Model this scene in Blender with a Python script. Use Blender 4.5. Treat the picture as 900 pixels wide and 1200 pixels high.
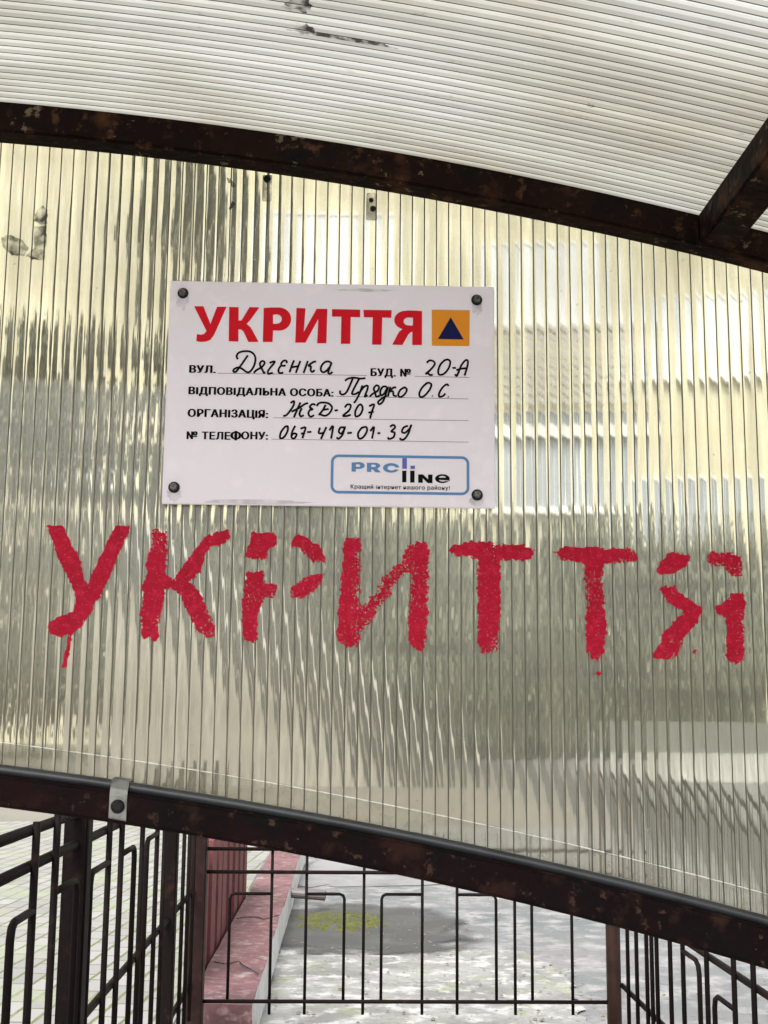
import bpy, bmesh, math, random
import numpy as np
from mathutils import Vector, Matrix
random.seed(7); rng = np.random.default_rng(7)
scene = bpy.context.scene
for o in list(bpy.data.objects): bpy.data.objects.remove(o)
COL = scene.collection

# ------------------------------------------------------------------ camera
def _n(v):
    v = np.array(v, float); return v/np.linalg.norm(v)
_u = _n((80, 8760, -1450)); _d = np.array((-45., -240., -1450.)); _d = _n(_d-_u*np.dot(_d, _u)); _x = np.cross(_d, _u)
CR = np.array([_x, _d, _u]); EYE = np.array((0, 0, 1.1))
cd = bpy.data.cameras.new('camera'); cam = bpy.data.objects.new('camera', cd); COL.objects.link(cam)
M = Matrix([list(CR[i])+[EYE[i]] for i in range(3)]+[[0, 0, 0, 1]])
cam.matrix_world = M
cd.sensor_fit = 'VERTICAL'; cd.sensor_height = 36; cd.sensor_width = 27; cd.lens = 1450/1200*36
cd.clip_start = 0.02; cd.clip_end = 2000
scene.camera = cam
scene.render.resolution_x = 768; scene.render.resolution_y = 1024
# ------------------------------------------------------------------ world, sun, exposure
w = bpy.data.worlds.new('World'); scene.world = w; w.use_nodes = True
nt = w.node_tree; bg = nt.nodes['Background']
sky = nt.nodes.new('ShaderNodeTexSky'); sky.sky_type = 'NISHITA'; sky.sun_disc = False
SUN_EL, SUN_AZ = math.radians(52), math.radians(200)
sky.sun_elevation = SUN_EL; sky.sun_rotation = SUN_AZ; sky.dust_density = 4; sky.air_density = 1.2
hs = nt.nodes.new('ShaderNodeHueSaturation'); hs.inputs['Saturation'].default_value = 0.22
nt.links.new(sky.outputs[0], hs.inputs['Color']); nt.links.new(hs.outputs[0], bg.inputs[0])
bg.inputs[1].default_value = 0.15
sd = bpy.data.lights.new('sun', 'SUN'); sd.energy = 1.3; sd.angle = math.radians(25); sd.color = (1, .97, .92)
sun = bpy.data.objects.new('sun', sd); COL.objects.link(sun)
# direction towards the sun; Nishita rotation is clockwise from +Y
sv = Vector((math.sin(SUN_AZ)*math.cos(SUN_EL), math.cos(SUN_AZ)*math.cos(SUN_EL), math.sin(SUN_EL)))
sun.rotation_euler = sv.to_track_quat('Z', 'Y').to_euler()
scene.view_settings.view_transform = 'Standard'; scene.view_settings.look = 'None'
scene.view_settings.exposure = 1.40; scene.view_settings.gamma = 1
scene.cycles.use_denoising = True
scene.cycles.max_bounces = 14; scene.cycles.transmission_bounces = 12; scene.cycles.transparent_max_bounces = 12
scene.cycles.sample_clamp_indirect = 6

# ------------------------------------------------------------------ helpers
def ray(px, py): return CR@np.array((px-450, 600-py, -1450.))
def onY(px, py, Y):
    r = ray(px, py); return EYE+r*(Y/r[1])
def onX(px, py, X):
    r = ray(px, py); return EYE+r*(X/r[0])
def onZ(px, py, Z):
    r = ray(px, py); return EYE+r*((Z-1.1)/r[2])

def mesh(name, verts, faces, mats, parent=None, smooth=False, midx=None):
    me = bpy.data.meshes.new(name); me.from_pydata([tuple(v) for v in verts], [], faces)
    for m in (mats if isinstance(mats, (list, tuple)) else [mats]): me.materials.append(m)
    if midx is not None: me.polygons.foreach_set('material_index', midx)
    if smooth: me.polygons.foreach_set('use_smooth', [True]*len(me.polygons))
    me.update(); o = bpy.data.objects.new(name, me); COL.objects.link(o)
    if parent is not None:
        o.parent = parent; o.matrix_parent_inverse = parent.matrix_world.inverted()
    return o
def tag(o, label=None, cat=None, group=None, kind=None):
    if label: o['label'] = label
    if cat: o['category'] = cat
    if group: o['group'] = group
    if kind: o['kind'] = kind
    return o
def empty(name, loc, label, cat, group=None):
    o = bpy.data.objects.new(name, None); COL.objects.link(o); o.location = loc; o.empty_display_size = .1
    o.matrix_world = Matrix.Translation(loc)
    return tag(o, label, cat, group)
class MB:
    def __init__(s): s.v = []; s.f = []; s.m = []
    def add(s, v, f, mi=0):
        b = len(s.v); s.v += [tuple(p) for p in v]; s.f += [tuple(i+b for i in q) for q in f]; s.m += [mi]*len(f)
    def box(s, x0, x1, y0, y1, z0, z1, mi=0):
        s.add([(x0,y0,z0),(x1,y0,z0),(x1,y1,z0),(x0,y1,z0),(x0,y0,z1),(x1,y0,z1),(x1,y1,z1),(x0,y1,z1)],
              [(0,3,2,1),(4,5,6,7),(0,1,5,4),(1,2,6,5),(2,3,7,6),(3,0,4,7)], mi)
    def tube(s, pts, r, seg=8, mi=0, squash=None):
        """sweep a round section along pts; squash=(axis, factor) flattens it"""
        P = [np.array(p, float) for p in pts]; n = len(P); rings = []
        rr = r if isinstance(r, (list, tuple)) else [r]*n
        V = []
        t0 = P[1]-P[0]; up = np.array((0,0,1.)) if abs(t0[2]) < .9*np.linalg.norm(t0) else np.array((1.,0,0))
        for i in range(n):
            t = P[min(i+1,n-1)]-P[max(i-1,0)]; t = t/(np.linalg.norm(t)+1e-12)
            a = np.cross(t, up); la = np.linalg.norm(a)
            if la < 1e-4: a = np.array((1.,0,0))
            else: a = a/la
            b = np.cross(a, t); up = b
            for k in range(seg):
                q = 2*math.pi*(k+.5)/seg; off = (a*math.cos(q)+b*math.sin(q))*rr[i]
                if squash: off[squash[0]] *= squash[1]
                V.append(P[i]+off)
        F = []
        for i in range(n-1):
            for k in range(seg):
                k2 = (k+1)%seg; F.append((i*seg+k, i*seg+k2, (i+1)*seg+k2, (i+1)*seg+k))
        F.append(tuple(range(seg-1,-1,-1))); F.append(tuple((n-1)*seg+k for k in range(seg)))
        s.add(V, F, mi)
    def build(s, name, mats, parent=None, smooth=False):
        return mesh(name, s.v, s.f, mats, parent, smooth, s.m)
def bevel(o, wd=.002, seg=2):
    bm = bmesh.new(); bm.from_mesh(o.data)
    bmesh.ops.remove_doubles(bm, verts=bm.verts, dist=1e-6)
    bmesh.ops.recalc_face_normals(bm, faces=bm.faces)
    es = [e for e in bm.edges if len(e.link_faces) == 2 and e.calc_face_angle(0) > .6]
    bmesh.ops.bevel(bm, geom=es, offset=wd, segments=seg, affect='EDGES', clamp_overlap=True)
    bm.to_mesh(o.data); bm.free(); return o

# ------------------------------------------------------------------ materials
def mat(name, col, rough=.6, noise=None, metal=0, bump=None, spec=.5, extra=None):
    """noise = list of (scale, colour, low, high, detail[, (sx,sy,sz)]) blotches mixed over the base in object space"""
    m = bpy.data.materials.new(name); m.use_nodes = True; t = m.node_tree; L = t.links
    p = t.nodes['Principled BSDF']; p.inputs['Roughness'].default_value = rough; p.inputs['Metallic'].default_value = metal
    p.inputs['Specular IOR Level'].default_value = spec
    tc = t.nodes.new('ShaderNodeTexCoord'); prev = None
    rgb = t.nodes.new('ShaderNodeRGB'); rgb.outputs[0].default_value = (*col, 1); prev = rgb.outputs[0]
    for q in noise or []:
        sc, c2, lo, hi, det = q[:5]
        src = tc.outputs['Object']
        if len(q) > 5:
            mp = t.nodes.new('ShaderNodeMapping'); mp.inputs['Scale'].default_value = q[5]; L.new(src, mp.inputs[0]); src = mp.outputs[0]
        nz = t.nodes.new('ShaderNodeTexNoise'); nz.inputs['Scale'].default_value = sc; nz.inputs['Detail'].default_value = det
        nz.inputs['Roughness'].default_value = .62; L.new(src, nz.inputs['Vector'])
        mr = t.nodes.new('ShaderNodeMapRange'); mr.inputs[1].default_value = lo; mr.inputs[2].default_value = hi; L.new(nz.outputs[0], mr.inputs[0])
        mx = t.nodes.new('ShaderNodeMix'); mx.data_type = 'RGBA'; L.new(mr.outputs[0], mx.inputs[0]); L.new(prev, mx.inputs[6])
        mx.inputs[7].default_value = (*c2, 1); prev = mx.outputs[2]
    L.new(prev, p.inputs['Base Color'])
    if bump:
        nz = t.nodes.new('ShaderNodeTexNoise'); nz.inputs['Scale'].default_value = bump[0]; nz.inputs['Detail'].default_value = 8
        L.new(tc.outputs['Object'], nz.inputs['Vector'])
        b = t.nodes.new('ShaderNodeBump'); b.inputs['Strength'].default_value = bump[1]; b.inputs['Distance'].default_value = bump[2]
        L.new(nz.outputs[0], b.inputs['Height']); L.new(b.outputs[0], p.inputs['Normal'])
    return m

RUST = mat('rusty_brown_paint', (.009,.0042,.0033), .6, [(9,(.02,.0085,.0055),.45,.7,6), (34,(.006,.005,.0045),.5,.66,8), (16,(.065,.028,.013),.54,.66,12), (75,(.07,.032,.016),.58,.67,10), (52,(.14,.105,.07),.64,.68,9), (150,(.12,.075,.045),.68,.72,6)], bump=(70,.6,.004), spec=.05)
BEAM = mat('dark_maroon_paint', (.007,.0032,.0034), .6, [(14,(.0055,.005,.005),.45,.65,7), (30,(.028,.014,.010),.52,.64,10), (90,(.06,.034,.024),.60,.68,8), (140,(.16,.14,.12),.72,.75,4), (9,(.016,.0042,.0046),.5,.72,6)], bump=(90,.45,.003), spec=.05)
TUBEM = mat('dark_grey_plastic', (.036,.038,.041), .28, [(20,(.022,.022,.024),.5,.7,5)], spec=.5)
FENCE = mat('fence_dark_paint', (.007,.0048,.0045), .6, [(30,(.022,.011,.008),.58,.72,6)], bump=(120,.4,.002), spec=.05)
CORNER = mat('maroon_post_paint', (.014,.0055,.005), .6, [(30,(.03,.012,.009),.5,.72,6)], spec=.15)
POSTM = mat('corner_post_paint', (.034,.015,.011), .5, [(20,(.016,.008,.006),.42,.65,6)], spec=.25)
ZINC = mat('weathered_zinc', (.24,.24,.225), .55, [(60,(.11,.105,.095),.48,.68,6)], metal=.6, bump=(200,.3,.001))
BLACK = mat('black_bolt', (.006,.006,.006), .45, spec=.25)
SCREW = mat('screw_head', (.07,.065,.062), .32, [(400,(.22,.18,.15),.5,.66,4)], metal=.3)
SIGNW = mat('sign_white_plastic', (.80,.735,.795), .45, [(6,(.76,.70,.745),.4,.7,4), (45,(.83,.76,.81),.55,.7,3)], spec=.3)
RED = mat('sign_red', (.60,.006,.016), .55, spec=.12)
INK = mat('black_print', (.003,.003,.004), .6, spec=.08)
PEN = mat('black_marker', (.003,.003,.004), .6, spec=.08)
RULE = mat('grey_print', (.13,.12,.13), .6, spec=.1)
ORANGE = mat('orange_print', (.72,.26,.02), .55, spec=.12)
NAVY = mat('navy_print', (.006,.009,.065), .55, spec=.1)
LBLUE = mat('steel_blue_print', (.11,.23,.43), .55, spec=.12)
LVIOLET = mat('violet_blue_print', (.10,.14,.43), .55, spec=.12)
PAINT = mat('stencil_red_paint', (.40,.0035,.025), .5, [(22,(.33,.003,.019),.42,.66,7), (120,(.50,.012,.045),.5,.68,5), (520,(.62,.10,.15),.62,.73,3)], bump=(600,.5,.0012), spec=.12)
CONC = mat('concrete', (.30,.29,.275), .9, [(3,(.50,.49,.46),.45,.65,8), (14,(.25,.245,.22),.55,.72,8), (90,(.20,.20,.18),.6,.75,6)], bump=(60,.5,.01))
SLAB = mat('pale_slab', (.225,.225,.215), .9, [(2.2,(.15,.15,.143),.42,.58,10), (9,(.36,.36,.35),.50,.62,9), (28,(.11,.11,.09),.56,.68,9), (5,(.17,.20,.09),.56,.70,8), (160,(.12,.12,.11),.58,.70,4)], bump=(50,.6,.012))
CURB = mat('mossy_curb', (.33,.31,.28), .95, [(7,(.10,.09,.06),.45,.58,8), (30,(.46,.44,.40),.55,.68,8), (5,(.20,.19,.09),.55,.75,7)], bump=(45,.8,.015))
ASPH = mat('old_asphalt', (.15,.146,.148), .92, [(.8,(.10,.113,.115),.42,.62,9), (5,(.235,.23,.228),.47,.62,9), (16,(.10,.10,.098),.55,.68,9), (120,(.14,.14,.14),.6,.72,5)], bump=(90,.5,.008))
WET = mat('damp_concrete', (.045,.045,.043), .75, [(4,(.08,.08,.076),.45,.7,8), (40,(.05,.05,.05),.55,.7,6)], bump=(60,.3,.006))
MOSS = mat('moss', (.075,.085,.014), .95, [(9,(.12,.115,.018),.45,.62,8), (60,(.035,.04,.012),.55,.7,8)], bump=(120,1,.02))
PINK = mat('pink_painted_concrete', (.155,.070,.076), .85, [(5,(.095,.045,.048),.42,.60,9), (22,(.23,.15,.15),.52,.66,9), (50,(.07,.045,.04),.58,.70,9), (9,(.25,.22,.21),.62,.70,9)], bump=(40,.5,.008))
REDW = mat('red_board_paint', (.11,.020,.022), .7, [(8,(.065,.013,.014),.45,.7,7), (40,(.22,.075,.07),.62,.75,7)])
PALEW = mat('pale_board', (.46,.41,.40), .75, [(12,(.32,.24,.23),.5,.7,7)])
WHITEW = mat('flaking_whitewash', (.52,.52,.505), .9, [(9,(.36,.36,.34),.48,.66,8), (30,(.34,.33,.30),.6,.74,7)], bump=(40,.7,.012))
YELLOW = mat('yellow_render', (.66,.62,.445), .9, [(.12,(.54,.51,.38),.42,.62,5), (.7,(.72,.69,.57),.5,.68,6)])
TRIM = mat('white_frame', (.82,.82,.80), .5)
GLASSW = mat('window_pane', (.30,.34,.38), .08, spec=1.0)
CURTAIN = mat('pale_curtain_pane', (.70,.74,.78), .2)
BARK = mat('bark', (.09,.07,.05), .95, [(6,(.05,.04,.03),.45,.7,6)])
PIPEM = mat('grey_drain_pipe', (.10,.085,.085), .5)
def leafmat(name, a, b):
    m = bpy.data.materials.new(name); m.use_nodes = True; t = m.node_tree; L = t.links
    p = t.nodes['Principled BSDF']; p.inputs['Roughness'].default_value = .6
    g = t.nodes.new('ShaderNodeNewGeometry'); r = t.nodes.new('ShaderNodeMix'); r.data_type = 'RGBA'
    L.new(g.outputs['Random Per Island'], r.inputs[0]); r.inputs[6].default_value = (*a, 1); r.inputs[7].default_value = (*b, 1)
    L.new(r.outputs[2], p.inputs['Base Color']); return m
LEAF = leafmat('leaves', (.095,.11,.07), (.12,.13,.09))
LEAFD = leafmat('dark_leaves', (.06,.07,.04), (.12,.125,.085))

def soften(m, cx, cy, rx, ry, amp=.5):
    """let a stain thin out towards its ragged border"""
    t = m.node_tree; L = t.links; p = t.nodes['Principled BSDF']; out = t.nodes['Material Output']
    tc = t.nodes.new('ShaderNodeTexCoord'); mp = t.nodes.new('ShaderNodeMapping'); mp.vector_type = 'TEXTURE'
    mp.inputs['Location'].default_value = (cx,cy,0); mp.inputs['Scale'].default_value = (rx,ry,1); L.new(tc.outputs['Object'], mp.inputs[0])
    sx = t.nodes.new('ShaderNodeSeparateXYZ'); L.new(mp.outputs[0], sx.inputs[0]); cx_ = t.nodes.new('ShaderNodeCombineXYZ'); L.new(sx.outputs[0], cx_.inputs[0]); L.new(sx.outputs[1], cx_.inputs[1])
    ln = t.nodes.new('ShaderNodeVectorMath'); ln.operation = 'LENGTH'; L.new(cx_.outputs[0], ln.inputs[0])
    nz = t.nodes.new('ShaderNodeTexNoise'); nz.inputs['Scale'].default_value = 4; nz.inputs['Detail'].default_value = 9; L.new(tc.outputs['Object'], nz.inputs['Vector'])
    ma = t.nodes.new('ShaderNodeMath'); ma.operation = 'MULTIPLY_ADD'; L.new(nz.outputs[0], ma.inputs[0]); ma.inputs[1].default_value = amp*2; L.new(ln.outputs['Value'], ma.inputs[2])
    mr = t.nodes.new('ShaderNodeMapRange'); mr.inputs[1].default_value = .78+amp; mr.inputs[2].default_value = 1.0+amp; mr.inputs[3].default_value = .93; mr.inputs[4].default_value = 0; L.new(ma.outputs[0], mr.inputs[0])
    tp = t.nodes.new('ShaderNodeBsdfTransparent'); mx = t.nodes.new('ShaderNodeMixShader'); L.new(mr.outputs[0], mx.inputs[0]); L.new(tp.outputs[0], mx.inputs[1]); L.new(p.outputs[0], mx.inputs[2])
    L.new(mx.outputs[0], out.inputs['Surface'])
soften(WET, .08, 6.75, .62, .85)

def paver_mat():
    m = bpy.data.materials.new('mossy_pavers'); m.use_nodes = True; t = m.node_tree; L = t.links; p = t.nodes['Principled BSDF']
    p.inputs['Roughness'].default_value = .9
    tc = t.nodes.new('ShaderNodeTexCoord'); mp = t.nodes.new('ShaderNodeMapping'); mp.inputs['Rotation'].default_value = (0,0,math.radians(90+4.5))
    L.new(tc.outputs['Object'], mp.inputs[0])
    # wobble the joints a little
    nz0 = t.nodes.new('ShaderNodeTexNoise'); nz0.inputs['Scale'].default_value = 6; L.new(tc.outputs['Object'], nz0.inputs['Vector'])
    vm = t.nodes.new('ShaderNodeVectorMath'); vm.operation = 'MULTIPLY_ADD'; L.new(nz0.outputs['Color'], vm.inputs[0]); vm.inputs[1].default_value = (.015,.015,0); L.new(mp.outputs[0], vm.inputs[2])
    br = t.nodes.new('ShaderNodeTexBrick'); br.inputs['Scale'].default_value = 1; br.inputs['Brick Width'].default_value = .21; br.inputs['Row Height'].default_value = .105
    br.inputs['Mortar Size'].default_value = .0085; br.inputs['Mortar Smooth'].default_value = .4; br.offset = .5
    br.inputs['Color1'].default_value = (.185,.179,.177,1); br.inputs['Color2'].default_value = (.25,.238,.236,1); br.inputs['Mortar'].default_value = (.10,.125,.045,1)
    L.new(vm.outputs[0], br.inputs['Vector'])
    nz = t.nodes.new('ShaderNodeTexNoise'); nz.inputs['Scale'].default_value = 2.2; nz.inputs['Detail'].default_value = 9; L.new(tc.outputs['Object'], nz.inputs['Vector'])
    mr = t.nodes.new('ShaderNodeMapRange'); mr.inputs[1].default_value = .5; mr.inputs[2].default_value = .72; L.new(nz.outputs[0], mr.inputs[0])
    mx = t.nodes.new('ShaderNodeMix'); mx.data_type = 'RGBA'; L.new(mr.outputs[0], mx.inputs[0]); L.new(br.outputs[0], mx.inputs[6]); mx.inputs[7].default_value = (.21,.235,.15,1)
    L.new(mx.outputs[2], p.inputs['Base Color'])
    b = t.nodes.new('ShaderNodeBump'); b.inputs['Strength'].default_value = .6; b.inputs['Distance'].default_value = .008; b.invert = True
    L.new(br.outputs['Fac'], b.inputs['Height']); L.new(b.outputs[0], p.inputs['Normal'])
    return m
PAVER = paver_mat()

def panel_mat():
    """bronze twin-wall polycarbonate: tinted refracting body under a thin veil of dust"""
    m = bpy.data.materials.new('bronze_polycarbonate'); m.use_nodes = True; t = m.node_tree; L = t.links
    t.nodes.remove(t.nodes['Principled BSDF']); out = t.nodes['Material Output']
    g = t.nodes.new('ShaderNodeBsdfGlass'); g.inputs['IOR'].default_value = 1.5; g.inputs['Roughness'].default_value = .035; g.inputs['Color'].default_value = (.905,.90,.85,1)
    d = t.nodes.new('ShaderNodeBsdfDiffuse'); d.inputs['Color'].default_value = (.46,.44,.36,1)
    tr = t.nodes.new('ShaderNodeBsdfTranslucent'); tr.inputs['Color'].default_value = (.55,.52,.42,1)
    ad = t.nodes.new('ShaderNodeMixShader'); ad.inputs[0].default_value = .5; L.new(d.outputs[0], ad.inputs[1]); L.new(tr.outputs[0], ad.inputs[2])
    tc = t.nodes.new('ShaderNodeTexCoord'); mp = t.nodes.new('ShaderNodeMapping'); mp.inputs['Scale'].default_value = (90,1,5); L.new(tc.outputs['Object'], mp.inputs[0])
    nz = t.nodes.new('ShaderNodeTexNoise'); nz.inputs['Scale'].default_value = 1; nz.inputs['Detail'].default_value = 6; L.new(mp.outputs[0], nz.inputs['Vector'])
    mr = t.nodes.new('ShaderNodeMapRange'); mr.inputs[1].default_value = .3; mr.inputs[2].default_value = .75; mr.inputs[3].default_value = .09; mr.inputs[4].default_value = .29; L.new(nz.outputs[0], mr.inputs[0])
    nz2 = t.nodes.new('ShaderNodeTexNoise'); nz2.inputs['Scale'].default_value = 130; nz2.inputs['Detail'].default_value = 3; L.new(tc.outputs['Object'], nz2.inputs['Vector'])
    mr2 = t.nodes.new('ShaderNodeMapRange'); mr2.inputs[1].default_value = .68; mr2.inputs[2].default_value = .78; mr2.inputs[3].default_value = 0; mr2.inputs[4].default_value = .3; L.new(nz2.outputs[0], mr2.inputs[0])
    sm = t.nodes.new('ShaderNodeMath'); sm.operation = 'ADD'; L.new(mr.outputs[0], sm.inputs[0]); L.new(mr2.outputs[0], sm.inputs[1])
    mx = t.nodes.new('ShaderNodeMixShader')
    # long thin run marks and a patchy haze that is heavier in some flutes
    mp3 = t.nodes.new('ShaderNodeMapping'); mp3.inputs['Scale'].default_value = (420,1,9); L.new(tc.outputs['Object'], mp3.inputs[0])
    nz3 = t.nodes.new('ShaderNodeTexNoise'); nz3.inputs['Scale'].default_value = 1; nz3.inputs['Detail'].default_value = 4; L.new(mp3.outputs[0], nz3.inputs['Vector'])
    mr3 = t.nodes.new('ShaderNodeMapRange'); mr3.inputs[1].default_value = .66; mr3.inputs[2].default_value = .80; mr3.inputs[3].default_value = 0; mr3.inputs[4].default_value = .22; L.new(nz3.outputs[0], mr3.inputs[0])
    nz4 = t.nodes.new('ShaderNodeTexNoise'); nz4.inputs['Scale'].default_value = 7; nz4.inputs['Detail'].default_value = 6; L.new(tc.outputs['Object'], nz4.inputs['Vector'])
    mr4 = t.nodes.new('ShaderNodeMapRange'); mr4.inputs[1].default_value = .45; mr4.inputs[2].default_value = .75; mr4.inputs[3].default_value = 0; mr4.inputs[4].default_value = .14; L.new(nz4.outputs[0], mr4.inputs[0])
    s2 = t.nodes.new('ShaderNodeMath'); s2.operation = 'ADD'; L.new(mr3.outputs[0], s2.inputs[0]); L.new(mr4.outputs[0], s2.inputs[1])
    s3 = t.nodes.new('ShaderNodeMath'); s3.operation = 'ADD'; s3.use_clamp = True; L.new(sm.outputs[0], s3.inputs[0]); L.new(s2.outputs[0], s3.inputs[1])
    L.new(s3.outputs[0], mx.inputs[0]); L.new(g.outputs[0], mx.inputs[1]); L.new(ad.outputs[0], mx.inputs[2])
    L.new(mx.outputs[0], out.inputs['Surface']); return m
PANEL = panel_mat()
WEB = mat('flute_web', (.065,.058,.040), .4, [(8,(.12,.105,.075),.4,.7,3)], spec=.3)
def roof_mat(name, tcol, dcol, f):
    m = bpy.data.materials.new(name); m.use_nodes = True; t = m.node_tree; L = t.links
    t.nodes.remove(t.nodes['Principled BSDF']); out = t.nodes['Material Output']
    tc = t.nodes.new('ShaderNodeTexCoord'); mp = t.nodes.new('ShaderNodeMapping'); mp.inputs['Scale'].default_value = (1.2,45,.5); L.new(tc.outputs['Object'], mp.inputs[0])
    nz = t.nodes.new('ShaderNodeTexNoise'); nz.inputs['Scale'].default_value = 1; nz.inputs['Detail'].default_value = 7; L.new(mp.outputs[0], nz.inputs['Vector'])
    mx0 = t.nodes.new('ShaderNodeMix'); mx0.data_type = 'RGBA'; mr = t.nodes.new('ShaderNodeMapRange'); mr.inputs[1].default_value = .35; mr.inputs[2].default_value = .7; L.new(nz.outputs[0], mr.inputs[0]); L.new(mr.outputs[0], mx0.inputs[0])
    mx0.inputs[6].default_value = (*tcol, 1); mx0.inputs[7].default_value = (*[c*.78 for c in tcol], 1)
    nz3 = t.nodes.new('ShaderNodeTexNoise'); nz3.inputs['Scale'].default_value = 4.5; nz3.inputs['Detail'].default_value = 5; L.new(tc.outputs['Object'], nz3.inputs['Vector'])
    mr3 = t.nodes.new('ShaderNodeMapRange'); mr3.inputs[1].default_value = .36; mr3.inputs[2].default_value = .62; L.new(nz3.outputs[0], mr3.inputs[0])
    mx3 = t.nodes.new('ShaderNodeMix'); mx3.data_type = 'RGBA'; mx3.blend_type = 'MULTIPLY'; L.new(mr3.outputs[0], mx3.inputs[0]); L.new(mx0.outputs[2], mx3.inputs[6]); mx3.inputs[7].default_value = (.85,.82,.75,1)
    mp5 = t.nodes.new('ShaderNodeMapping'); mp5.inputs['Scale'].default_value = (.45,1,1); L.new(tc.outputs['Object'], mp5.inputs[0])
    nz5 = t.nodes.new('ShaderNodeTexNoise'); nz5.inputs['Scale'].default_value = 70; nz5.inputs['Detail'].default_value = 7; nz5.inputs['Roughness'].default_value = .7; L.new(mp5.outputs[0], nz5.inputs['Vector'])
    mr5 = t.nodes.new('ShaderNodeMapRange'); mr5.inputs[1].default_value = .63; mr5.inputs[2].default_value = .74; L.new(nz5.outputs[0], mr5.inputs[0])
    mx5 = t.nodes.new('ShaderNodeMix'); mx5.data_type = 'RGBA'; mx5.blend_type = 'MULTIPLY'; L.new(mr5.outputs[0], mx5.inputs[0]); L.new(mx3.outputs[2], mx5.inputs[6]); mx5.inputs[7].default_value = (.45,.42,.36,1)
    tr = t.nodes.new('ShaderNodeBsdfTranslucent'); L.new(mx5.outputs[2], tr.inputs['Color'])
    d = t.nodes.new('ShaderNodeBsdfDiffuse'); d.inputs['Color'].default_value = (*dcol, 1)
    tp = t.nodes.new('ShaderNodeBsdfTransparent'); tp.inputs['Color'].default_value = (.9,.9,.87,1)
    gl = t.nodes.new('ShaderNodeBsdfGlossy'); gl.inputs['Roughness'].default_value = .2
    a = t.nodes.new('ShaderNodeMixShader'); a.inputs[0].default_value = .2; L.new(tr.outputs[0], a.inputs[1]); L.new(d.outputs[0], a.inputs[2])
    b = t.nodes.new('ShaderNodeMixShader'); b.inputs[0].default_value = f; L.new(a.outputs[0], b.inputs[1]); L.new(tp.outputs[0], b.inputs[2])
    c = t.nodes.new('ShaderNodeMixShader'); c.inputs[0].default_value = .06; L.new(b.outputs[0], c.inputs[1]); L.new(gl.outputs[0], c.inputs[2])
    L.new(c.outputs[0], out.inputs['Surface']); return m
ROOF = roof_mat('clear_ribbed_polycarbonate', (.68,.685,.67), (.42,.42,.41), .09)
ROOFB = roof_mat('polycarbonate_painted_highlight', (.88,.89,.88), (.55,.56,.55), .15)  # bright refraction line beside each web, painted as a paler strip
ROOFS = roof_mat('polycarbonate_painted_shade', (.50,.49,.455), (.32,.31,.29), .03)  # shaded side of each flute, painted as a darker strip
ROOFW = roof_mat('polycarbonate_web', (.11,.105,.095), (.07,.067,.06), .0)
def smudge_mat(name, col, hi):
    m = bpy.data.materials.new(name); m.use_nodes = True; t = m.node_tree; L = t.links; p = t.nodes['Principled BSDF']; out = t.nodes['Material Output']
    p.inputs['Base Color'].default_value = (*col, 1); p.inputs['Roughness'].default_value = .9
    tp = t.nodes.new('ShaderNodeBsdfTransparent'); mx = t.nodes.new('ShaderNodeMixShader')
    tc = t.nodes.new('ShaderNodeTexCoord'); nz = t.nodes.new('ShaderNodeTexNoise'); nz.inputs['Scale'].default_value = 90; nz.inputs['Detail'].default_value = 6; L.new(tc.outputs['Object'], nz.inputs['Vector'])
    mr = t.nodes.new('ShaderNodeMapRange'); mr.inputs[1].default_value = .35; mr.inputs[2].default_value = .6; mr.inputs[3].default_value = .1; mr.inputs[4].default_value = hi; L.new(nz.outputs[0], mr.inputs[0])
    L.new(mr.outputs[0], mx.inputs[0]); L.new(tp.outputs[0], mx.inputs[1]); L.new(p.outputs[0], mx.inputs[2]); L.new(mx.outputs[0], out.inputs['Surface']); return m
SMUDGE = smudge_mat('grey_dirt', (.055,.052,.042), .95)
TAPE = smudge_mat('beige_sealing_tape', (.75,.72,.60), .35)
GRIME = smudge_mat('black_grime', (.03,.03,.028), .95)

# ------------------------------------------------------------------ ground
def zt(x): return 1.6204-.1499*x-.1292*x*x      # top of the arched rib
def zb(x): return 1.0146-.1783*x-.1077*x*x      # top of the trim tube on the lower beam
PX0, PX1, PY0, PY1 = -.60, 1.02, -2.2, 4.30     # stair pit
m = MB(); xs = [-900, PX0, PX1, 900]; ys = [-900, PY0, PY1, 1100]
V = [(x,y,0) for y in ys for x in xs]; F = []
for j in range(3):
    for i in range(3):
        if (i,j) != (1,1): F.append((j*4+i, j*4+i+1, j*4+i+5, j*4+i+4))
tag(mesh('ground', V, F, ASPH), kind='structure')
def sheet(name, pts, z, m, kind='structure', ragged=0, sub=12):
    P = []
    for i in range(len(pts)):
        a, b = np.array(pts[i],float), np.array(pts[(i+1)%len(pts)],float)
        for k in range(sub if ragged else 1):
            q = a+(b-a)*k/(sub if ragged else 1); q = q+(rng.normal(0,1,2)*ragged if ragged and k else 0); P.append((q[0],q[1],z))
    return tag(mesh(name, P, [tuple(range(len(P)))], m), kind=kind)
sheet('pavement', [(-9,-6),(-.605,-6),(-.605,13.2),(-9,13.2)], .004, PAVER)
sheet('yard_paving', [(-40,13.2),(2.7,13.2),(2.9,60),(-40,60)], .004, mat('yard_concrete', (.17,.158,.13), .9, [(.5,(.14,.13,.108),.45,.65,6)]))
sheet('road', [(2.9,7),(4.6,7),(4.6,60),(2.9,60)], .006, mat('dark_asphalt', (.045,.045,.047), .9, [(2,(.06,.06,.06),.4,.7,6)]))
sheet('concrete_slab', [(-.30,4.31),(.92,4.31),(.90,4.9),(.97,5.6),(.86,6.12),(-.30,6.2)], .008, SLAB, ragged=.018)
sheet('wet_patch', [(-.295,6.0),(.95,6.0),(.95,8.4),(-.295,8.4)], .012, WET)
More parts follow.
